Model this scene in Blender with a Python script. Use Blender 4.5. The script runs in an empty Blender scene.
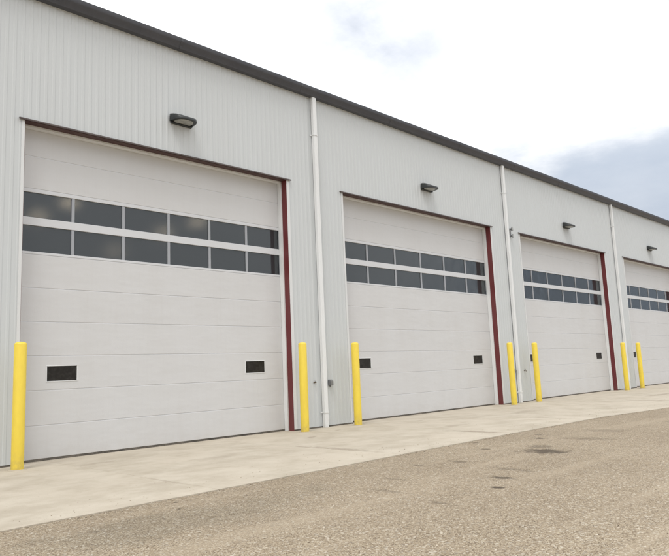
import bpy, bmesh, math, random
from mathutils import Vector, Matrix
R = math.radians
random.seed(4)
S = bpy.context.scene
col = S.collection

# ------------------------------------------------------------------ helpers
def tag(o, label=None, cat=None, group=None, kind=None):
    for k, v in (('label', label), ('category', cat), ('group', group), ('kind', kind)):
        if v: o[k] = v
    return o

def empty(name, loc=(0, 0, 0)):
    o = bpy.data.objects.new(name, None); col.objects.link(o); o.location = loc
    return o

class MB:
    def __init__(s): s.v = []; s.f = []
    def add(s, vs, fs):
        n = len(s.v); s.v += [tuple(p) for p in vs]; s.f += [tuple(i + n for i in f) for f in fs]; return s
    def box(s, x0, x1, y0, y1, z0, z1):
        return s.add([(x0,y0,z0),(x1,y0,z0),(x1,y1,z0),(x0,y1,z0),(x0,y0,z1),(x1,y0,z1),(x1,y1,z1),(x0,y1,z1)],
                     [(0,3,2,1),(4,5,6,7),(0,1,5,4),(1,2,6,5),(2,3,7,6),(3,0,4,7)])
    def prism_x(s, prof, x0, x1):      # prof: (y,z) list, extruded along x
        n = len(prof)
        vs = [(x0, y, z) for y, z in prof] + [(x1, y, z) for y, z in prof]
        fs = [(i, (i+1) % n, (i+1) % n + n, i + n) for i in range(n)]
        return s.add(vs, fs + [tuple(range(n))[::-1], tuple(range(n, 2*n))])
    def prism_z(s, prof, z0, z1):      # prof: (x,y) list
        n = len(prof)
        vs = [(x, y, z0) for x, y in prof] + [(x, y, z1) for x, y in prof]
        fs = [(i, (i+1) % n, (i+1) % n + n, i + n) for i in range(n)]
        return s.add(vs, fs + [tuple(range(n))[::-1], tuple(range(n, 2*n))])
    def lathe(s, prof, cx, cy, seg=28, axis='z'):   # prof: (r,z)
        vs = []; n = len(prof)
        for r, z in prof:
            for k in range(seg):
                a = 2*math.pi*k/seg
                if axis == 'z': vs.append((cx + r*math.cos(a), cy + r*math.sin(a), z))
                else: vs.append((cx + r*math.cos(a), z, cy + r*math.sin(a)))
        fs = []
        for i in range(n-1):
            for k in range(seg):
                k2 = (k+1) % seg
                fs.append((i*seg+k, i*seg+k2, (i+1)*seg+k2, (i+1)*seg+k))
        fs.append(tuple(range(seg))[::-1]); fs.append(tuple((n-1)*seg + k for k in range(seg)))
        return s.add(vs, fs)
    def build(s, name, mat, parent=None, bevel=0, smooth=None, segs=2):
        me = bpy.data.meshes.new(name); me.from_pydata(s.v, [], s.f); me.update()
        bm = bmesh.new(); bm.from_mesh(me); bmesh.ops.recalc_face_normals(bm, faces=bm.faces); bm.to_mesh(me); bm.free()
        o = bpy.data.objects.new(name, me); col.objects.link(o); me.materials.append(mat)
        if parent: o.parent = parent
        if smooth:
            for p in me.polygons: p.use_smooth = True
            try: me.set_sharp_from_angle(angle=R(smooth))
            except Exception: pass
        if bevel:
            b = o.modifiers.new('bevel', 'BEVEL'); b.width = bevel; b.segments = segs; b.limit_method = 'ANGLE'; b.angle_limit = R(40)
        return o

def copy_tree(o, parent=None):
    c = o.copy(); col.objects.link(c); c.parent = parent
    for ch in list(o.children): copy_tree(ch, c)
    return c

# ------------------------------------------------------------------ materials
def newmat(name):
    m = bpy.data.materials.new(name); m.use_nodes = True
    nt = m.node_tree; b = nt.nodes['Principled BSDF']
    return m, nt, b
def N(nt, t, **kw):
    n = nt.nodes.new(t)
    for k, v in kw.items():
        if k in n.inputs: n.inputs[k].default_value = v
        else: setattr(n, k, v)
    return n
def ramp(nt, src, stops):
    r = nt.nodes.new('ShaderNodeValToRGB'); e = r.color_ramp.elements
    while len(e) < len(stops): e.new(0.5)
    for i, (p, c) in enumerate(stops):
        e[i].position = p; e[i].color = (c, c, c, 1) if isinstance(c, (int, float)) else (*c, 1)
    nt.links.new(src, r.inputs[0]); return r
def mixc(nt, f, a, b, mode='MIX'):
    m = nt.nodes.new('ShaderNodeMix'); m.data_type = 'RGBA'; m.blend_type = mode
    for sock, v in ((m.inputs[0], f), (m.inputs[6], a), (m.inputs[7], b)):
        if isinstance(v, bpy.types.NodeSocket): nt.links.new(v, sock)
        elif isinstance(v, (int, float)): sock.default_value = v
        else: sock.default_value = (*v, 1)
    return m.outputs[2]
def mth(nt, op, a, b=0.0, clamp=False):
    m = nt.nodes.new('ShaderNodeMath'); m.operation = op; m.use_clamp = clamp
    for i, v in enumerate((a, b)):
        if isinstance(v, bpy.types.NodeSocket): nt.links.new(v, m.inputs[i])
        else: m.inputs[i].default_value = v
    return m.outputs[0]
def objco(nt): return nt.nodes.new('ShaderNodeTexCoord').outputs['Object']
def worldco(nt): return nt.nodes.new('ShaderNodeNewGeometry').outputs['Position']
def scaled(nt, co, sc):
    m = nt.nodes.new('ShaderNodeMapping'); m.inputs['Scale'].default_value = sc; nt.links.new(co, m.inputs[0]); return m.outputs[0]
def noise(nt, co, scale, detail=4, rough=.55):
    n = N(nt, 'ShaderNodeTexNoise'); n.inputs['Scale'].default_value = scale; n.inputs['Detail'].default_value = detail
    n.inputs['Roughness'].default_value = rough; nt.links.new(co, n.inputs['Vector']); return n.outputs['Fac']
def bump(nt, b, h, dist, strength=1):
    n = nt.nodes.new('ShaderNodeBump'); n.inputs['Distance'].default_value = dist; n.inputs['Strength'].default_value = strength
    nt.links.new(h, n.inputs['Height']); nt.links.new(n.outputs[0], b.inputs['Normal'])

def painted(name, c, rough=.4, dirt=.06, dirtcol=(.36, .31, .25), streak=True, base_dirt=0, spec=.4, bumpd=0, metal=0):
    m, nt, b = newmat(name); co = worldco(nt)
    n1 = noise(nt, scaled(nt, co, (1.3, 1.3, .25)), 1.6, 5)
    n2 = noise(nt, scaled(nt, co, (9, 9, .5)), 2.2, 4)
    f = mth(nt, 'MULTIPLY', ramp(nt, n1, [(.4, 0), (.72, 1)]).outputs[0], dirt)
    if streak: f = mth(nt, 'ADD', f, mth(nt, 'MULTIPLY', ramp(nt, n2, [(.5, 0), (.75, 1)]).outputs[0], dirt*.6))
    if base_dirt:
        sp = nt.nodes.new('ShaderNodeSeparateXYZ'); nt.links.new(co, sp.inputs[0])
        g = nt.nodes.new('ShaderNodeMapRange'); nt.links.new(sp.outputs[2], g.inputs[0])
        g.inputs[1].default_value = .45; g.inputs[2].default_value = 0; g.inputs[3].default_value = 0; g.inputs[4].default_value = 1
        sq = mth(nt, 'POWER', g.outputs[0], 1.8)
        nn = ramp(nt, noise(nt, co, 7, 5), [(.35, .25), (.7, 1)]).outputs[0]
        f = mth(nt, 'ADD', f, mth(nt, 'MULTIPLY', mth(nt, 'MULTIPLY', sq, nn), base_dirt), True)
    nt.links.new(mixc(nt, f, c, dirtcol), b.inputs['Base Color'])
    b.inputs['Roughness'].default_value = rough; b.inputs['Specular IOR Level'].default_value = spec; b.inputs['Metallic'].default_value = metal
    if bumpd: bump(nt, b, mth(nt, 'ADD', mth(nt, 'MULTIPLY', noise(nt, co, 130, 3), .5), mth(nt, 'MULTIPLY', noise(nt, scaled(nt, co, (.6, 1, 1.6)), 1.3, 3), 8)), bumpd*1.4)
    else: bump(nt, b, noise(nt, scaled(nt, co, (1, 1, .6)), 1.7, 2), .006, .35)
    return m

M = {}
M['siding'] = painted('white_siding_paint', (.54, .562, .567), .42, .04, base_dirt=.05)
M['trim'] = painted('white_trim_paint', (.72, .73, .73), .4, .06, base_dirt=.3)
M['door'] = painted('door_panel_paint', (.585, .585, .585), .45, .07, base_dirt=.22, bumpd=.0012)
M['maroon'] = painted('maroon_steel_paint', (.135, .022, .026), .45, .18, dirtcol=(.17, .1, .085), base_dirt=.3)
M['drip'] = painted('dark_brown_flashing', (.045, .028, .024), .45, .1)
M['facing'] = painted('pale_opening_trim', (.64, .65, .65), .42, .05, base_dirt=.1)
M['maroon_shade'] = painted('shade_darkened_maroon', (.055, .017, .016), .5, .1)  # maroon steel with the soffit's shade painted into its colour
M['charcoal'] = painted('charcoal_gutter_paint', (.058, .060, .070), .45, .25, dirtcol=(.10, .10, .105))
M['roofing'] = painted('grey_roof_metal', (.17, .17, .18), .4, .15)
M['rail'] = painted('window_rail_paint', (.60, .61, .625), .4, .05)
M['mullion'] = painted('window_mullion_shaded', (.33, .345, .37), .4, .05)  # bluish grey holds painted recess shade on the pale window frames
M['rubber'] = painted('black_rubber_seal', (.02, .02, .02), .8, .3, base_dirt=.3)
M['housing'] = painted('dark_bronze_housing', (.018, .021, .022), .42, .15, dirtcol=(.1, .1, .09))
M['greybox'] = painted('grey_cast_metal', (.17, .175, .18), .5, .15)
M['brass'] = painted('dull_brass', (.13, .09, .045), .4, .2, metal=.6)
M['inside'] = painted('interior_liner', (.30, .30, .29), .7, .1)
M['slabin'] = painted('interior_floor', (.22, .21, .2), .6, .2, streak=False)

def yellow():
    m, nt, b = newmat('yellow_bollard_plastic'); co = objco(nt); w = worldco(nt)
    n1 = ramp(nt, noise(nt, scaled(nt, w, (3, 3, 1)), 4, 5), [(.35, 0), (.75, 1)]).outputs[0]
    c = mixc(nt, n1, (.78, .60, .07), (.72, .535, .065))
    sp = nt.nodes.new('ShaderNodeSeparateXYZ'); nt.links.new(co, sp.inputs[0])
    g = nt.nodes.new('ShaderNodeMapRange'); nt.links.new(sp.outputs[2], g.inputs[0])
    g.inputs[1].default_value = .35; g.inputs[2].default_value = 0; g.inputs[3].default_value = 0; g.inputs[4].default_value = 1
    f = mth(nt, 'MULTIPLY', mth(nt, 'POWER', g.outputs[0], 2.0), ramp(nt, noise(nt, w, 16, 5), [(.35, .1), (.7, .9)]).outputs[0])
    sc = ramp(nt, noise(nt, scaled(nt, w, (1, 1, 5)), 11, 6, .7), [(.66, 0), (.72, 1)]).outputs[0]
    f = mth(nt, 'ADD', mth(nt, 'MULTIPLY', f, .8), mth(nt, 'MULTIPLY', sc, .45), True)
    nt.links.new(mixc(nt, f, c, (.30, .235, .13)), b.inputs['Base Color'])
    b.inputs['Roughness'].default_value = .42; b.inputs['Specular IOR Level'].default_value = .4
    bump(nt, b, noise(nt, w, 22, 3), .003, .4)
    return m
M['yellow'] = yellow()

def glass():
    m, nt, b = newmat('tinted_window_pane'); out = nt.nodes['Material Output']; nt.nodes.remove(b)
    fr = N(nt, 'ShaderNodeFresnel'); fr.inputs[0].default_value = 1.62
    gl = N(nt, 'ShaderNodeBsdfGlossy'); gl.inputs['Roughness'].default_value = .07; gl.inputs['Color'].default_value = (.86, .92, .95, 1)
    tr = N(nt, 'ShaderNodeBsdfRefraction'); tr.inputs['IOR'].default_value = 1.4; tr.inputs['Roughness'].default_value = .19
    tr.inputs['Color'].default_value = (.5, .51, .52, 1)
    co = worldco(nt)
    bp = N(nt, 'ShaderNodeBump'); bp.inputs['Distance'].default_value = .02; bp.inputs['Strength'].default_value = .25
    nt.links.new(noise(nt, co, 1.9, 2), bp.inputs['Height']); nt.links.new(bp.outputs[0], gl.inputs['Normal'])
    df = N(nt, 'ShaderNodeBsdfDiffuse'); df.inputs[0].default_value = (.085, .092, .098, 1)
    m0 = N(nt, 'ShaderNodeMixShader'); m0.inputs[0].default_value = .35
    nt.links.new(tr.outputs[0], m0.inputs[1]); nt.links.new(df.outputs[0], m0.inputs[2])
    mx = N(nt, 'ShaderNodeMixShader'); nt.links.new(fr.outputs[0], mx.inputs[0]); nt.links.new(m0.outputs[0], mx.inputs[1]); nt.links.new(gl.outputs[0], mx.inputs[2])
    nt.links.new(mx.outputs[0], out.inputs[0]); return m
M['pane'] = glass()
def simple(name, c, rough, spec=.5):
    m, nt, b = newmat(name); co = worldco(nt)
    nt.links.new(mixc(nt, ramp(nt, noise(nt, co, 14, 4), [(.4, 0), (.7, 1)]).outputs[0], c, tuple(x*1.5 + .01 for x in c)), b.inputs['Base Color'])
    b.inputs['Roughness'].default_value = rough; b.inputs['Specular IOR Level'].default_value = spec; return m
M['blackpane'] = simple('black_lookout_pane', (.014, .012, .010), .4, .25)
M['lens'] = simple('prismatic_lamp_lens', (.27, .275, .26), .3)
def emis(name, c, s):
    m, nt, b = newmat(name); b.inputs['Emission Color'].default_value = (*c, 1); b.inputs['Emission Strength'].default_value = s
    b.inputs['Base Color'].default_value = (*c, 1); return m
M['bay'] = emis('lit_high_bay_lens', (1, .80, .55), 5.5)

# ---- ground materials
def blob(nt, co, x, y, rx, ry, wob):
    """0..1 mask of one stain at x,y with its own ragged outline"""
    sp = nt.nodes.new('ShaderNodeVectorMath'); sp.operation = 'SUBTRACT'; nt.links.new(co, sp.inputs[0]); sp.inputs[1].default_value = (x, y, 0)
    sc = nt.nodes.new('ShaderNodeVectorMath'); sc.operation = 'MULTIPLY'; nt.links.new(sp.outputs[0], sc.inputs[0]); sc.inputs[1].default_value = (1/rx, 1/ry, 0)
    ln = nt.nodes.new('ShaderNodeVectorMath'); ln.operation = 'LENGTH'; nt.links.new(sc.outputs[0], ln.inputs[0])
    d = mth(nt, 'ADD', ln.outputs['Value'], mth(nt, 'MULTIPLY', wob, 3.2))
    g = nt.nodes.new('ShaderNodeMapRange'); g.interpolation_type = 'SMOOTHSTEP'; nt.links.new(d, g.inputs[0])
    g.inputs[1].default_value = 2.75; g.inputs[2].default_value = 1.9; g.inputs[3].default_value = 0; g.inputs[4].default_value = 1
    return g.outputs[0]

def gravel():
    m, nt, b = newmat('tan_gravel'); co = worldco(nt)
    v = N(nt, 'ShaderNodeTexVoronoi'); v.inputs['Scale'].default_value = 118; nt.links.new(co, v.inputs['Vector'])
    v2 = N(nt, 'ShaderNodeTexVoronoi'); v2.inputs['Scale'].default_value = 60; nt.links.new(co, v2.inputs['Vector'])
    sp = nt.nodes.new('ShaderNodeSeparateColor'); nt.links.new(v.outputs['Color'], sp.inputs[0])
    c = ramp(nt, sp.outputs[0], [(0, (.13, .098, .066)), (.12, (.20, .156, .106)), (.4, (.28, .224, .155)), (.65, (.32, .26, .184)), (.86, (.38, .32, .235)), (1, (.50, .44, .35))]).outputs[0]
    sp2 = nt.nodes.new('ShaderNodeSeparateColor'); nt.links.new(v2.outputs['Color'], sp2.inputs[0])
    c = mixc(nt, ramp(nt, sp2.outputs[1], [(.84, 0), (.88, .65)]).outputs[0], c, mixc(nt, sp2.outputs[0], (.15, .12, .09), (.60, .55, .46)))
    big = noise(nt, co, .55, 6, .6); mid = noise(nt, scaled(nt, co, (1, 1.6, 1)), 3.2, 6, .65)
    c = mixc(nt, ramp(nt, big, [(.36, 0), (.64, 1)]).outputs[0], c, mixc(nt, 1, c, (.88, .87, .86), 'MULTIPLY'))
    c = mixc(nt, ramp(nt, mid, [(.3, 1), (.5, 0)]).outputs[0], c, mixc(nt, 1, c, (.92, .91, .90), 'MULTIPLY'))
    c = mixc(nt, ramp(nt, mid, [(.58, 0), (.78, .3)]).outputs[0], c, (.40, .335, .245))
    # faint tyre lanes running along the yard
    lane = noise(nt, scaled(nt, co, (.12, 2.2, 1)), 1.0, 3)
    c = mixc(nt, ramp(nt, lane, [(.54, 0), (.66, .35)]).outputs[0], c, (.385, .32, .235))
    wob = noise(nt, co, 9, 8, .78)
    s = None
    for x, y, rx, ry, a in [(7.75, -5.80, .32, .36, .9), (8.2, -5.5, .2, .22, .5), (5.64, -6.42, .09, .15, 1), (5.09, -6.68, .07, .08, .95), (7.6, -4.98, .06, .1, .7),
                         (8.2, -4.42, .08, .08, .6), (2.9, -4.52, .018, .03, .95), (2.75, -4.82, .02, .03, .9), (1.86, -5.02, .03, .05, .5), (9.3, -5.7, .2, .5, .3), (9.1, -5.0, .1, .14, .9), (6.2, -6.2, .1, .35, .4), (10.6, -5.4, .3, .4, .3),
                         (4.2, -6.64, .05, .09, .45), (6.4, -5.35, .07, .2, .5), (5.0, -5.5, .05, .25, .3), (5.9, -5.1, .05, .09, .5), (12.5, -6.2, .2, .6, .35), (4.4, -5.9, .05, .3, .3), (9.6, -4.75, .09, .12, .6)]:
        k = mth(nt, 'MULTIPLY', blob(nt, co, x, y, rx, ry, wob), a)
        s = k if s is None else mth(nt, 'MAXIMUM', s, k)
    c = mixc(nt, s, c, (.075, .058, .042))
    damp = blob(nt, co, 2.2, -5.3, 1.7, .55, noise(nt, co, .9, 5, .6))
    c = mixc(nt, mth(nt, 'MULTIPLY', damp, .75), c, mixc(nt, 1, c, (.80, .82, .83), 'MULTIPLY'))
    nt.links.new(c, b.inputs['Base Color']); b.inputs['Roughness'].default_value = .9; b.inputs['Specular IOR Level'].default_value = .2
    h = mth(nt, 'SUBTRACT', 1, v.outputs['Distance']); h = mth(nt, 'ADD', h, mth(nt, 'MULTIPLY', noise(nt, co, 9, 5), 1.3))
    bump(nt, b, h, .006, .7)
    return m
M['gravel'] = gravel()

def concrete():
    m, nt, b = newmat('tan_concrete'); co = worldco(nt)
    a = noise(nt, co, .7, 7, .62); bb = noise(nt, scaled(nt, co, (.9, 1.1, 1)), 1.9, 8, .66); f = noise(nt, co, 110, 3, .7)
    c = mixc(nt, ramp(nt, a, [(.36, 0), (.62, 1)]).outputs[0], (.475, .42, .34), (.40, .352, .28))
    c = mixc(nt, ramp(nt, bb, [(.46, 0), (.66, .9)]).outputs[0], c, (.50, .45, .37))
    c = mixc(nt, ramp(nt, bb, [(.30, .8), (.46, 0)]).outputs[0], c, (.36, .315, .245))
    c = mixc(nt, ramp(nt, f, [(.3, .55), (.55, 0)]).outputs[0], c, (.34, .30, .24))
    # gravel dust along the outer edge, small spatters
    sp = nt.nodes.new('ShaderNodeTexVoronoi'); sp.inputs['Scale'].default_value = 9; nt.links.new(co, sp.inputs['Vector'])
    c = mixc(nt, ramp(nt, sp.outputs['Distance'], [(.05, .55), (.10, 0)]).outputs[0], c, (.27, .22, .16))
    wob = noise(nt, co, 8, 8, .78); s = None
    for x, y, rx, ry, al in [(6.62, -3.1, .11, .9, .42), (6.56, -2.4, .04, .35, .4), (9.53, -3.5, .10, .7, .5), (3.5, -3.4, .03, .7, .25), (12.5, -3.3, .05, .7, .45), (8.9, -.75, .10, .05, .5),
                             (7.7, -1.3, .14, .07, .5), (11.2, -1.0, .22, .08, .35), (15.4, -3.2, .08, .7, .45), (18.5, -3.3, .1, .8, .5), (5.0, -2.1, .35, .2, .18), (14, -2.0, .6, .25, .25), (21.5, -2.6, 1.2, .2, .35),
                             (3.9, -.9, .5, .12, .22), (10.5, -2.5, .5, .16, .22), (24.5, -3.0, .3, .6, .4)]:
        k = mth(nt, 'MULTIPLY', blob(nt, co, x, y, rx, ry, wob), al); s = k if s is None else mth(nt, 'MAXIMUM', s, k)
    c = mixc(nt, s, c, (.15, .115, .08))
    nt.links.new(c, b.inputs['Base Color']); b.inputs['Roughness'].default_value = .85; b.inputs['Specular IOR Level'].default_value = .25
    bump(nt, b, mth(nt, 'ADD', f, mth(nt, 'MULTIPLY', bb, 3)), .003, .7)
    return m
M['concrete'] = concrete()
def stone():
    m, nt, b = newmat('loose_stone'); co = worldco(nt)
    v = N(nt, 'ShaderNodeTexVoronoi'); v.inputs['Scale'].default_value = 20; nt.links.new(co, v.inputs['Vector'])
    sp = nt.nodes.new('ShaderNodeSeparateColor'); nt.links.new(v.outputs['Color'], sp.inputs[0])
    nt.links.new(ramp(nt, sp.outputs[2], [(0, (.17, .135, .10)), (.3, (.29, .24, .175)), (.6, (.40, .335, .25)), (.85, (.41, .355, .27)), (1, (.47, .42, .34))]).outputs[0], b.inputs['Base Color'])
    b.inputs['Roughness'].default_value = .85; return m
M['stone'] = stone()

# ------------------------------------------------------------------ dimensions (metres)
ZT, ZE, ROOFY = 5.24, 7.36, 22.0
XL, XR = -4.0, 36.0
DOORS = [(3.04, 8.40), (10.12, 16.44), (18.18, 24.60), (26.46, 32.80)]
DY = .25                      # door leaf plane behind the wall face
SEC = .53

# ------------------------------------------------------------------ ground
g = MB()
# gently uneven gravel sheet: fine near, coarse far
xs = [-400, -200, -80, -30] + [i*.5 for i in range(-20, 100)] + [60, 80, 120, 200, 400]
ys = [-400, -200, -100, -60, -40, -25] + [-20 + i*.4 for i in range(0, 39)] + [-4.15, 0, 20, 60, 200, 400]
def gz(x, y):
    if not (-12 < x < 50 and -20 < y < -4.9): return -.014
    return -.016 + .012*math.sin(x*.9+1.3)*math.sin(y*1.1) * min(1, (-4.9-y)/1.2) + .006*math.sin(x*2.7+y*1.9)*min(1, (-4.9-y)/.8)
g.add([(x, y, gz(x, y)) for y in ys for x in xs],
      [(j*len(xs)+i, j*len(xs)+i+1, (j+1)*len(xs)+i+1, (j+1)*len(xs)+i) for j in range(len(ys)-1) for i in range(len(xs)-1)])
tag(g.build('gravel_ground', M['gravel'], smooth=60), kind='structure')

edge = [(-12, -4.36), (-4, -4.38), (0, -4.37), (2.9, -4.33), (5.2, -4.32), (7.3, -4.28), (9.7, -4.27), (13.0, -4.32), (16, -4.68), (20, -4.78), (26, -4.9), (34, -5.0), (46, -5.2)]
def edge_y(x):
    for (a, b), (c, d) in zip(edge, edge[1:]):
        if a <= x <= c: return b + (d-b)*(x-a)/(c-a)
    return edge[-1][1]
joints = [-8.4, -5.4, -2.4, .55, 3.52, 6.55, 9.5, 12.45, 15.4, 18.4, 21.4, 24.4, 27.4, 30.4, 33.4, 36.4, 39.4, 42.4]
ap = empty('concrete_apron'); tag(ap, kind='structure')
lim = [-12] + joints + [46]
for a, b in zip(lim, lim[1:]):
    n = max(2, int((b-a)/.12)); pts = []
    for i in range(n+1):
        x = a + .004 + (b-a-.008)*i/n
        pts.append((x, edge_y(x) + random.uniform(-.008, .008) - .004))
    mb = MB(); prof = pts + [(b-.004, .60), (a+.004, .60)]
    mb.prism_z(prof, -.12, 0)
    mb.build('slab', M['concrete'], ap, bevel=.004, segs=1)
fill = MB(); fill.box(-11.9, 45.9, -4.2, .55, -.11, -.009)   # dirt in the joints
fill.build('joint_filler', M['gravel'], ap)

# loose stones on the gravel, denser near the slab edge
st = MB()
ico = [(0,0,1),(.894,0,.447),(.276,.851,.447),(-.724,.526,.447),(-.724,-.526,.447),(.276,-.851,.447),(.724,.526,-.447),(-.276,.851,-.447),(-.894,0,-.447),(-.276,-.851,-.447),(.724,-.526,-.447),(0,0,-1)]
icf = [(0,1,2),(0,2,3),(0,3,4),(0,4,5),(0,5,1),(1,6,2),(2,7,3),(3,8,4),(4,9,5),(5,10,1),(6,7,2),(7,8,3),(8,9,4),(9,10,5),(10,6,1),(11,7,6),(11,8,7),(11,9,8),(11,10,9),(11,6,10)]
def put_stone(x, y, z, r):
    sx, sy, sz = r*random.uniform(.7, 1.3), r*random.uniform(.7, 1.3), r*random.uniform(.45, .8); a = random.uniform(0, 6.28); ca, sa = math.cos(a), math.sin(a)
    vs = []
    for p in ico:
        k = random.uniform(.8, 1.15); px, py, pz = p[0]*sx*k, p[1]*sy*k, p[2]*sz*k
        vs.append((x+px*ca-py*sa, y+px*sa+py*ca, z+pz))
    st.add(vs, icf)
for i in range(4500):
    d = 3.5 + 12*random.random()**1.7; a = R(random.uniform(2, 82))
    x = -.6 + d*math.sin(a); y = -10.24 + d*math.cos(a)
    if y > edge_y(x) - .03: continue
    put_stone(x, y, gz(x, y) + .001, random.choice([.003, .004, .004, .005, .006, .008]))
for i in range(1300):                                   # along the slab edge
    x = random.uniform(-1, 26); y = edge_y(x) - abs(random.gauss(0, .05)) - .012
    put_stone(x, y, -.010, random.choice([.003, .004, .005, .007, .009]))
for i in range(420):                                    # kicked up onto the slab
    x = random.uniform(0, 26); y = edge_y(x) + abs(random.gauss(0, .55)) + .02
    if y < -.3: put_stone(x, y, .003, random.choice([.003, .004, .006]))
tag(st.build('loose_stones', M['stone']), kind='stuff')
bpy.data.objects['loose_stones']['label'] = 'small loose tan stones scattered over the gravel yard'
bpy.data.objects['loose_stones']['category'] = 'gravel'

# ------------------------------------------------------------------ building
B = empty('warehouse_building')
tag(B, 'long white ribbed metal warehouse with four big overhead doors and dark gutter', 'building')

# front wall: ribbed sheet round the openings + backing
P, DEP = .122, .007
def rib(xa, xb):
    pts = [(xa, 0.0)]; k = math.floor(xa/P)
    while k*P < xb:
        x0 = k*P
        for dx, y in ((.030, 0), (.044, -DEP), (.078, -DEP), (.092, 0)):
            x = x0 + dx
            if xa < x < xb: pts.append((x, y))
        k += 1
    def yat(x):
        t = (x/P - math.floor(x/P))*P
        if t < .030 or t > .092: return 0
        if t < .044: return -DEP*(t-.030)/.014
        if t > .078: return -DEP*(.092-t)/.014
        return -DEP
    pts[0] = (xa, yat(xa)); pts.append((xb, yat(xb))); return pts
w = MB()
def sheet(xa, xb, z0, z1):
    pr = rib(xa, xb); n = len(pr)
    w.add([(x, y, z0) for x, y in pr] + [(x, y, z1) for x, y in pr], [(i, i+1, i+1+n, i+n) for i in range(n-1)])
piers = [XL] + [q for d in DOORS for q in d] + [XR]
for i in range(0, len(piers), 2):
    sheet(piers[i], piers[i+1], .03, ZE)
    w.box(piers[i]+.002, piers[i+1]-.002, .02, .24, .002, ZE)
for a, b in DOORS:
    sheet(a, b, ZT+.01, ZE); w.box(a-.001, b+.001, .021, .239, ZT+.012, ZE)
w.build('wall', M['siding'], B)
# side and back walls, interior
for x0, x1 in ((XL, XL+.2), (XR-.2, XR)):
    s = MB(); s.prism_x([(.245, 0), (ROOFY, 0), (ROOFY, ZE), (ROOFY/2, ZE+.9), (.245, ZE)], x0, x1); s.build('end_wall', M['siding'], B)
s = MB(); s.box(XL+.2, XR-.2, ROOFY-.2, ROOFY, 0, ZE-.01); s.build('back_wall', M['siding'], B)
s = MB(); s.box(XL+.2, XR-.2, .62, ROOFY-.2, -.1, .004); s.build('floor_slab', M['slabin'], B)
s = MB(); s.box(XL+.2, XR-.2, ROOFY-.26, ROOFY-.205, .01, ZE-.02); s.build('liner', M['inside'], B)
# roof with standing seams
rf = MB()
for (y0, z0), (y1, z1) in (((-.02, ZE+.005), (ROOFY/2, ZE+.905)), ((ROOFY/2, ZE+.905), (ROOFY+.15, ZE+.005))):
    rf.prism_x([(y0, z0), (y1, z1), (y1, z1+.06), (y0, z0+.06)], XL-.12, XR+.12)
    x = XL
    while x < XR:
        rf.prism_x([(y0, z0+.061), (y1, z1+.061), (y1, z1+.10), (y0, z0+.10)], x, x+.03); x += .6
rf.build('roof', M['roofing'], B)

# gutter: K profile with rolled lip, laps every 3 m
gp = [(-.02, ZE-.14), (-.10, ZE-.14), (-.118, ZE-.125), (-.135, ZE-.06), (-.172, ZE+.02), (-.186, ZE+.06), (-.186, ZE+.165), (-.166, ZE+.172), (-.166, ZE+.158),
      (-.176, ZE+.152), (-.176, ZE+.064), (-.160, ZE+.03), (-.125, ZE-.05), (-.108, ZE-.115), (-.095, ZE-.128), (-.02, ZE-.128)]
gp = [(y, ZE-.07 + (z-(ZE-.14))*.64) for y, z in gp]
gm = MB(); gm.prism_x(gp, XL-.14, XR+.14)
gu = gm.build('gutter', M['charcoal'], B, smooth=35)
x = -3.4
while x < XR:
    lp = MB(); lp.prism_x([(y-.004 if i < 7 else y, z-.003 if i < 3 else z) for i, (y, z) in enumerate(gp)][:7] + [(-.18, ZE+.084), (-.15, ZE+.026), (-.10, ZE-.057), (-.02, ZE-.064)], x, x+.05); x += 3.05
    lp.build('lap_joint', M['charcoal'], gu)
et = MB(); et.box(XL, XR, -.016, .019, ZE-.066, ZE+.0)
et.build('eave_trim', M['siding'], B)
# base trim and dark joint at the slab
for i in range(0, len(piers), 2):
    bt = MB(); bt.box(piers[i]+.001, piers[i+1]-.001, -.004, .03, .0, .028); bt.build('base_trim', M['rubber'], B)

# downspouts
def downspout(x0):
    o = empty('downspout', (x0, 0, 0)); o.parent = B
    W, D = .105, .075
    for c, z0, z1 in ((0, .0, 1.9), (.0008, 1.895, 4.6), (0, 4.595, ZE-.066)):
        m = MB(); pts = []
        nn = 3                                # corrugated rectangular pipe
        x0_, x1_, ya, yb = 0-c, W+c, -DEP-.022-D-c, -DEP-.022
        pts = [(x0_, yb), (x0_, ya)]
        for i in range(nn):
            s0 = x0_ + (x1_-x0_)*(i+.25)/nn; s1 = x0_ + (x1_-x0_)*(i+.5)/nn; s2 = x0_ + (x1_-x0_)*(i+.75)/nn
            pts += [(s0, ya), (s1, ya+.006), (s2, ya)]
        pts += [(x1_, ya), (x1_, yb)]
        m.prism_z(pts, z0, z1); m.build('pipe', M['trim'], o, bevel=.002, segs=1)
    for z in (.3, 6.4):
        m = MB(); ya = -DEP-.022-D
        m.box(-.008, W+.008, ya-.006, ya-.001, z, z+.03); m.box(-.008, -.003, ya-.001, -.0125, z, z+.03); m.box(W+.003, W+.008, ya-.001, -.0125, z, z+.03)
        m.box(-.045, -.008, -.0165, -.0125, z, z+.03); m.box(W+.008, W+.045, -.0165, -.0125, z, z+.03)
        m.build('strap', M['trim'], o)
    return o
for x in (9.19, 17.28, 25.53): downspout(x)

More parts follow.
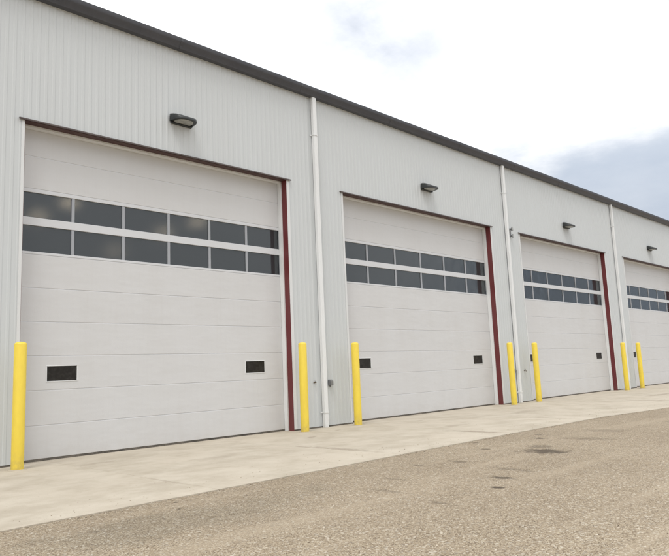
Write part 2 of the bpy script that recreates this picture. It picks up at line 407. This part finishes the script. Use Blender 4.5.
# overhead doors
def overhead_door(a, b):
    o = empty('overhead_door', (a, 0, 0)); o.parent = B
    L = b - a
    # leaf of ten sections; rows 7 and 8 (from below) are glazed
    m = MB(); W0, W1 = 6*SEC, 8*SEC
    npan = 6; pitch = L/npan; mul = .025
    rows = [(W0+.045, W0+SEC-.065), (W0+SEC+.065, W0+2*SEC-.06)]
    lw = [(.51, .985), (L-.99, L-.515)]; lz = (1.20, 1.43)
    def face_panel(x0, x1, z0, z1, t=.05): m.box(x0, x1, DY, DY+t, z0, z1)
    gv = .006
    for k in range(10):
        z0, z1 = k*SEC + (.035 if k == 0 else gv), min((k+1)*SEC - gv, ZT+.05)
        if k in (6, 7): continue
        if k == 2:
            gx = [0, lw[0][0], lw[0][1], lw[1][0], lw[1][1], L]; gzz = [z0, lz[0], lz[1], z1]     # one sheet with two openings
            vs = [(x, y, z) for y in (DY, DY+.05) for z in gzz for x in gx]; ix = lambda i, j, b: b*24 + j*6 + i
            solid = lambda i, j: 0 <= i < 5 and 0 <= j < 3 and not (j == 1 and i in (1, 3)); fs = []
            for i in range(5):
                for j in range(3):
                    if not solid(i, j): continue
                    fs += [(ix(i,j,0), ix(i+1,j,0), ix(i+1,j+1,0), ix(i,j+1,0)), (ix(i,j,1), ix(i,j+1,1), ix(i+1,j+1,1), ix(i+1,j,1))]
                    for di, dj, a_, b_ in ((-1,0,(i,j),(i,j+1)), (1,0,(i+1,j),(i+1,j+1)), (0,-1,(i,j),(i+1,j)), (0,1,(i,j+1),(i+1,j+1))):
                        if not solid(i+di, j+dj): fs.append((ix(*a_,0), ix(*b_,0), ix(*b_,1), ix(*a_,1)))
            m.add(vs, fs)
        else: face_panel(0, L, z0, z1)
    leaf = m.build('door_leaf', M['door'], o, bevel=.004)
    bk = MB()
    for k in range(1, 10):
        if k in (7,): continue
        bk.box(0, L, DY+.0050, DY+.04, k*SEC-.02, k*SEC+.02)
    bk.build('section_joint', M['rail'], o)
    r = MB()
    for z0, z1 in ((W0+.005, rows[0][0]), (rows[0][1], rows[1][0]), (rows[1][1], W1-.005)):
        r.box(0, L, DY-.002, DY+.045, z0, z1)
    r.build('window_rail', M['rail'], o, bevel=.004)
    for i in range(npan+1):
        mu = MB()
        x = i*pitch; xa, xb = max(0, x-mul), min(L, x+mul)
        for z0, z1 in rows: mu.box(xa, xb, DY+.004, DY+.04, z0-.001, z1+.001)
        mu.build('mullion', M['mullion'], o, bevel=.003)
    for i in range(npan):
        for z0, z1 in rows:
            x0 = i*pitch + mul; x1 = (i+1)*pitch - mul
            if i == 0: x0 = mul
            p = MB(); p.box(x0-.002, x1+.002, DY+.022, DY+.030, z0-.001, z1+.001)
            p.build('window_pane', M['pane'], o)
    for q in lw:
        f = MB(); t = .011
        f.box(q[0]-t, q[1]+t, DY-.007, DY+.02, lz[0]-t, lz[0]); f.box(q[0]-t, q[1]+t, DY-.007, DY+.02, lz[1], lz[1]+t)
        f.box(q[0]-t, q[0], DY-.007, DY+.02, lz[0], lz[1]); f.box(q[1], q[1]+t, DY-.007, DY+.02, lz[0], lz[1])
        f.build('lookout_frame', M['trim'], o, bevel=.003)
        p = MB(); p.box(q[0], q[1], DY+.004, DY+.018, lz[0], lz[1]); p.build('lookout_pane', M['blackpane'], o)
    s = MB(); s.box(0, L, DY+.004, DY+.05, .003, .034); s.build('bottom_seal', M['rubber'], o)
    # jambs: maroon channel then white stop
    for nm, mt, y0, y1, t in (('steel_jamb', 'maroon', -.014, .140, .004), ('door_stop', 'trim', .142, DY-.004, .034)):
        j = MB()
        if nm == 'door_stop':
            j.box(-.001, t, y0, y1, 0.001, ZT-t); j.box(L-t, L+.001, y0, y1, .001, ZT-t); j.box(-.001, L+.001, y0, y1, ZT-t, ZT+.012)
        else:
            j.box(L-t, L+.001, y0, y1, .001, ZT-t)
            jl = MB(); jl.box(-.001, t, y0, y1, 0.001, ZT-t); jl.build(nm, M[mt], o, bevel=.0015, segs=1)
            hd = MB(); hd.box(-.001, L+.001, y0, y1, ZT-t, ZT+.012); hd.build('steel_header', M['maroon_shade'], o, bevel=.0015, segs=1)
        j.build(nm, M[mt], o, bevel=.0015, segs=1)
    tr = MB(); tw = .078
    tl = MB(); tl.box(-tw*.62, -.002, -.022, -.0005, .03, ZT+.03); tl.build('side_trim', M['facing'], o, bevel=.002, segs=1); tr.box(L+.002, L+tw, -.022, -.0005, .03, ZT+.03)
    tr.build('side_trim', M['facing'], o, bevel=.002, segs=1)
    h = MB(); h.prism_x([(-.052, ZT-.008), (-.052, ZT+.006), (-.0225, ZT+.034), (.01, ZT+.034), (.01, ZT+.013), (-.015, ZT+.013), (-.046, ZT-.008)], -.085, L+.115)
    h.build('drip_cap', M['drip'], o)
    return o
for a, b in DOORS: overhead_door(a, b)

# high-bay lamps seen blurred through the glazing
def high_bay(x, y, z, lab):
    o = empty('high_bay_lamp', (x, y, z)); tag(o, lab, 'lamp', 'lit high bay lamps inside the warehouse')
    m = MB(); m.lathe([(.04, .35), (.06, .15), (.2, .05), (.24, -.02)], 0, 0, 20); m.build('lamp_shade', M['greybox'], o)
    m = MB(); m.lathe([(.22, -.03), (.22, -.05), (.12, -.08)], 0, 0, 20); m.build('lamp_lens', M['bay'], o)
    m = MB(); m.box(-.01, .01, -.01, .01, .35, ZE + .9*min(y, ROOFY-y)/(ROOFY/2) - z); m.build('hanging_rod', M['greybox'], o)
for x, y, lab in ((6.9, 9.6, 'warm lit lamp glowing in the leftmost upper pane of the nearest door'), (7.0, 7.6, 'dimmer warm lamp just under the top edge, nearest door, first upper pane'),
                  (11.1, 9.5, 'warm lit lamp glowing low in the third upper pane of the nearest door'), (11.2, 7.6, 'warm lamp in the fourth upper pane of the nearest door'),
                  (11.3, 13.5, 'faint warm lamp deep inside behind the lower panes of the nearest door')):
    high_bay(x, y, 6.2, lab)

# ------------------------------------------------------------------ wall lights
def wall_light():
    o = empty('wall_light')
    hw, dp = .245, .31; m = MB(); seg = 16; rings = 7
    # plan: half super-ellipse; top slopes down and forward from the wall
    def plan(t, s):                       # t 0..1 left..right , s scale
        a = math.pi*t; c, d = math.cos(a), math.sin(a)
        x = -hw*s*math.copysign(abs(c)**.75, c); y = -dp*s*abs(d)**.75; return x, y
    vs = []; fs = []
    def top(x, y):                        # height of the top surface at a plan point
        f = -y/dp; return .185 - .155*f - .05*(abs(x)/hw)**2.4*(1-f)
    levels = [(1.0, 'b', -.005), (1.0, 'b', .014), (.985, 'm', .5), (.94, 't', 1), (.7, 't', 1), (.4, 't', 1), (.05, 't', 1)]
    for sc_, kind, hh in levels:
        for i in range(seg+1):
            x, y = plan(i/seg, sc_)
            zt = top(x, y)
            z = hh if kind == 'b' else (.014 + (zt-.014)*hh if kind == 'm' else zt)
            vs.append((x, y, max(z, -.005)))
    n = seg+1
    for j in range(len(levels)-1):
        for i in range(seg): fs.append((j*n+i, j*n+i+1, (j+1)*n+i+1, (j+1)*n+i))
    fs.append(tuple(range((len(levels)-1)*n, len(levels)*n)))
    # underside rim ring (to the lens)
    k = len(vs)
    for i in range(seg+1):
        x, y = plan(i/seg, .76); vs.append((x, y-.01 if 0 < i < seg else -.05, -.005))
    for i in range(seg): fs.append((i, k+i, k+i+1, i+1))
    fs.append((0, seg, k+seg, k))
    # back
    fs.append(tuple([j*n for j in range(len(levels))] + [j*n+seg for j in reversed(range(len(levels)))]))
    m.add(vs, fs); m.build('housing', M['housing'], o, smooth=40)
    l = MB(); pts = [(plan(i/seg, .76)[0], (plan(i/seg, .76)[1]-.01) if 0 < i < seg else -.05) for i in range(seg+1)]
    nn = len(pts); inner = [(x*.8, -.04 + (y+.04)*.8) for x, y in pts]
    l.add([(x, y, -.005) for x, y in pts] + [(x, y, -.022) for x, y in inner], [(i, i+1, i+1+nn, i+nn) for i in range(nn-1)] + [(nn-1, 0, nn, 2*nn-1), tuple(range(nn, 2*nn))])
    l.build('lens', M['lens'], o, smooth=30)
    bp = MB(); bp.box(-.22, .22, -.045, .018, -.04, -.0055); bp.build('back_plate', M['housing'], o, bevel=.003)
    return o
wl = wall_light()
spots = [(5.83, 'dark wall light over the nearest, leftmost door'), (13.38, 'dark wall light over the second door from the left'),
         (21.5, 'dark wall light over the third door from the left'), (29.5, 'dark wall light over the rightmost door, cut by the photo edge')]
for i, (x, lab) in enumerate(spots):
    o = wl if i == 0 else copy_tree(wl)
    o.location = (x, -DEP-.016, 5.86)
    tag(o, lab, 'light', 'wall lights above the doors')

# ------------------------------------------------------------------ bollards
def bollard():
    o = empty('bollard')
    m = MB(); r = .084; H = 1.765
    prof = [(r, -.05), (r, H-.035)] + [(r*math.cos(R(a))**.8, H-.035 + .035*math.sin(R(a))) for a in (20, 40, 55, 68, 78, 86)]
    m.lathe(prof, 0, 0, 36); m.build('sleeve', M['yellow'], o, smooth=50)
    c = MB(); c.lathe([(r+.045, -.02), (r+.04, .004), (r+.001, .007)], 0, 0, 30); c.build('base_joint', M['concrete'], o, smooth=40)
    return o
bo = bollard()
bl = [(2.885, -.47, 'yellow bollard at the left jamb of the nearest door, leftmost of all'),
      (8.36, -.38, 'yellow bollard at the right jamb of the nearest door'),
      (9.88, -.40, 'yellow bollard just left of the second door, right of the first downspout'),
      (16.36, -.41, 'yellow bollard beside the right jamb of the second door'),
      (17.86, -.38, 'yellow bollard just left of the third door, near the second downspout'),
      (24.46, -.42, 'yellow bollard beside the right jamb of the third door'),
      (26.06, -.38, 'yellow bollard just left of the fourth door, rightmost of all')]
for i, (x, y, lab) in enumerate(bl):
    o = bo if i == 0 else copy_tree(bo)
    o.location = (x, y, 0); o.rotation_euler = (R(random.uniform(-.35, .35)), R(random.uniform(-.35, .35)), random.uniform(0, 6))
    tag(o, lab, 'bollard', 'yellow bollards guarding the door jambs')

# ------------------------------------------------------------------ small wall fixtures
def tap(x, z, lab):
    o = empty('garden_tap', (x, -DEP, z)); tag(o, lab, 'tap', 'small taps on the wall'); o.scale = (.62, .62, .62)
    m = MB(); m.lathe([(.03, 0), (.03, -.008), (.014, -.012), (.014, -.075), (.018, -.078), (.018, -.1)], 0, 0, 14, axis='y')
    m.build('tap_body', M['brass'], o, smooth=40)
    m = MB(); m.lathe([(.012, -.07), (.014, .0), (.014, .01)], 0, -.085, 12); m.build('spout', M['brass'], o, smooth=40)
    m = MB(); m.lathe([(.005, .01), (.005, .045), (.032, .047), (.032, .055), (.004, .058)], 0, -.06, 14); m.build('valve_wheel', M['drip'], o, smooth=40)
tap(9.0, .945, 'small dark tap on the wall left of the first downspout')
tap(17.79, .94, 'small dark tap on the wall right of the second downspout')
def outlet(x, z, w_, h_, lab, mt):
    o = empty('outlet_box', (x, -DEP, z)); tag(o, lab, 'outlet', 'outlet boxes on the wall')
    m = MB(); m.box(-w_/2, w_/2, -.05, 0, -h_/2, h_/2); m.build('back_box', M[mt], o, bevel=.008)
    m = MB(); m.box(-w_/2+.004, w_/2-.004, -.085, -.051, -h_/2+.006, h_/2-.02); m.build('cover', M[mt], o, bevel=.012)
    m = MB(); m.lathe([(.012, -h_/2-.001), (.012, -h_/2-.03)], 0, -.025, 10); m.build('conduit_stub', M['greybox'], o)
outlet(9.455, .925, .09, .13, 'grey outlet box on the wall between first downspout and second door', 'greybox')
outlet(17.17, .94, .08, .10, 'small grey outlet box on the wall just left of the second downspout', 'greybox')
fx = empty('flood_light', (17.60, -DEP, 5.2)); tag(fx, 'small dark twin-headed fixture high beside the second downspout', 'flood light'); fx.scale = (.62, .5, .85)
m = MB(); m.box(-.03, .03, -.045, 0, -.16, .16); m.build('bracket', M['greybox'], fx, bevel=.006)
for z in (.12, -.13):
    m = MB(); m.lathe([(.028, -.045), (.03, -.08), (.062, -.12), (.072, -.19), (.066, -.2)], 0, z, 16, axis='y'); hd = m.build('lamp_head', M['greybox'], fx, smooth=40)
    m = MB(); m.lathe([(.06, -.196), (.06, -.204)], 0, z, 16, axis='y'); m.build('lamp_lens', M['lens'], hd)

# ------------------------------------------------------------------ sky and sun
SUN_EL, SUN_AZ = 62, 238         # azimuth clockwise from +Y: in front of the wall, a little to the left
W = bpy.data.worlds.new('World'); S.world = W; W.use_nodes = True
nt = W.node_tree; nt.nodes.clear()
out = N(nt, 'ShaderNodeOutputWorld')
sky = N(nt, 'ShaderNodeTexSky'); sky.sky_type = 'NISHITA'; sky.sun_disc = False; sky.sun_elevation = R(SUN_EL); sky.sun_rotation = R(SUN_AZ)
sky.dust_density = 2.0
bg1 = N(nt, 'ShaderNodeBackground'); bg1.inputs[1].default_value = .13; nt.links.new(sky.outputs[0], bg1.inputs[0])
tc = nt.nodes.new('ShaderNodeTexCoord'); D = tc.outputs['Generated']
sp = nt.nodes.new('ShaderNodeSeparateXYZ'); nt.links.new(D, sp.inputs[0])
# project onto a cloud layer so clouds flatten towards the horizon
zz = mth(nt, 'ADD', mth(nt, 'MAXIMUM', sp.outputs[2], 0.0), .22)
cm = nt.nodes.new('ShaderNodeCombineXYZ'); nt.links.new(mth(nt, 'DIVIDE', sp.outputs[0], zz), cm.inputs[0]); nt.links.new(mth(nt, 'DIVIDE', sp.outputs[1], zz), cm.inputs[1])
cl = cm.outputs[0]
def dirmask(v, lo, hi):
    n = nt.nodes.new('ShaderNodeVectorMath'); n.operation = 'DOT_PRODUCT'; nt.links.new(D, n.inputs[0])
    l = math.sqrt(sum(q*q for q in v)); n.inputs[1].default_value = tuple(q/l for q in v)
    g = nt.nodes.new('ShaderNodeMapRange'); g.interpolation_type = 'SMOOTHSTEP'; nt.links.new(n.outputs['Value'], g.inputs[0])
    g.inputs[1].default_value = lo; g.inputs[2].default_value = hi; return g.outputs[0]
n1 = noise(nt, cl, 1.5, 8, .58); n2 = noise(nt, cl, 3.4, 8, .6)
cover = ramp(nt, n1, [(.24, .90), (.40, 1.0)]).outputs[0]
grey = ramp(nt, n2, [(.54, 0), (.80, .35)]).outputs[0]
gapA = mth(nt, 'MULTIPLY', dirmask((.6857, .5362, .4922), .990, .9999), ramp(nt, n2, [(.30, .30), (.70, .05)]).outputs[0])
gapB = mth(nt, 'MULTIPLY', dirmask((.6456, .6295, .4324),    .980, .9998), ramp(nt, n2, [(.32, .32), (.74, .03)]).outputs[0])
cover = mth(nt, 'SUBTRACT', mth(nt, 'SUBTRACT', cover, gapA), gapB, True)
# one bank of blue-grey cloud low to the right
wq = noise(nt, scaled(nt, D, (2.2, 2.2, 6)), 2.0, 8, .58)
def sstep(v, lo, hi):
    g = nt.nodes.new('ShaderNodeMapRange'); g.interpolation_type = 'SMOOTHSTEP'; nt.links.new(v, g.inputs[0])
    g.inputs[1].default_value = lo; g.inputs[2].default_value = hi; return g.outputs[0]
zed = mth(nt, 'ADD', sp.outputs[2], mth(nt, 'MULTIPLY', mth(nt, 'SUBTRACT', wq, .5), .22))
xed = mth(nt, 'ADD', sp.outputs[0], mth(nt, 'MULTIPLY', mth(nt, 'SUBTRACT', n1, .5), .25))
band = mth(nt, 'MULTIPLY', sstep(zed, .345, .262), sstep(xed, .755, .88))
band = mth(nt, 'MULTIPLY', band, ramp(nt, wq, [(.30, .78), (.6, 1)]).outputs[0])
cc = mixc(nt, grey, (1.10, 1.115, 1.14), (.90, .93, .98))
cc = mixc(nt, band, cc, (.54, .615, .73))
grad = mth(nt, 'ADD', .78, mth(nt, 'MULTIPLY', mth(nt, 'MAXIMUM', sp.outputs[2], 0.0), .92))
bg2 = N(nt, 'ShaderNodeBackground'); nt.links.new(grad, bg2.inputs[1]); nt.links.new(cc, bg2.inputs[0])
ms = N(nt, 'ShaderNodeMixShader'); nt.links.new(cover, ms.inputs[0]); nt.links.new(bg1.outputs[0], ms.inputs[1]); nt.links.new(bg2.outputs[0], ms.inputs[2])
nt.links.new(ms.outputs[0], out.inputs[0])

ld = bpy.data.lights.new('sun', 'SUN'); ld.energy = 1.5; ld.angle = R(20); ld.color = (1, .965, .915)
so = bpy.data.objects.new('sun', ld); col.objects.link(so)
dv = Vector((math.sin(R(SUN_AZ))*math.cos(R(SUN_EL)), math.cos(R(SUN_AZ))*math.cos(R(SUN_EL)), math.sin(R(SUN_EL))))
so.rotation_euler = dv.to_track_quat('Z', 'Y').to_euler(); so.location = (0, -20, 30)

# ------------------------------------------------------------------ camera
cd = bpy.data.cameras.new('camera'); co_ = bpy.data.objects.new('camera', cd); col.objects.link(co_); S.camera = co_
fwd = Vector((.7039, .6963, .1404)).normalized(); rt = Vector((.7069, -.706, -.0427)); rt = (rt - fwd*rt.dot(fwd)).normalized(); up = rt.cross(fwd)
mt = Matrix((rt, up, -fwd)).transposed().to_4x4(); mt.translation = Vector((-.5954, -10.2363, 1.16)); co_.matrix_world = mt
cd.sensor_width = 36; cd.lens = 35.386; cd.clip_end = 2000; cd.clip_start = .05

S.render.engine = 'CYCLES'
S.view_settings.view_transform = 'Standard'; S.view_settings.look = 'None'; S.view_settings.gamma = 1; S.view_settings.exposure = 0
S.view_settings.use_curve_mapping = False
S.render.resolution_x = 1024; S.render.resolution_y = 851
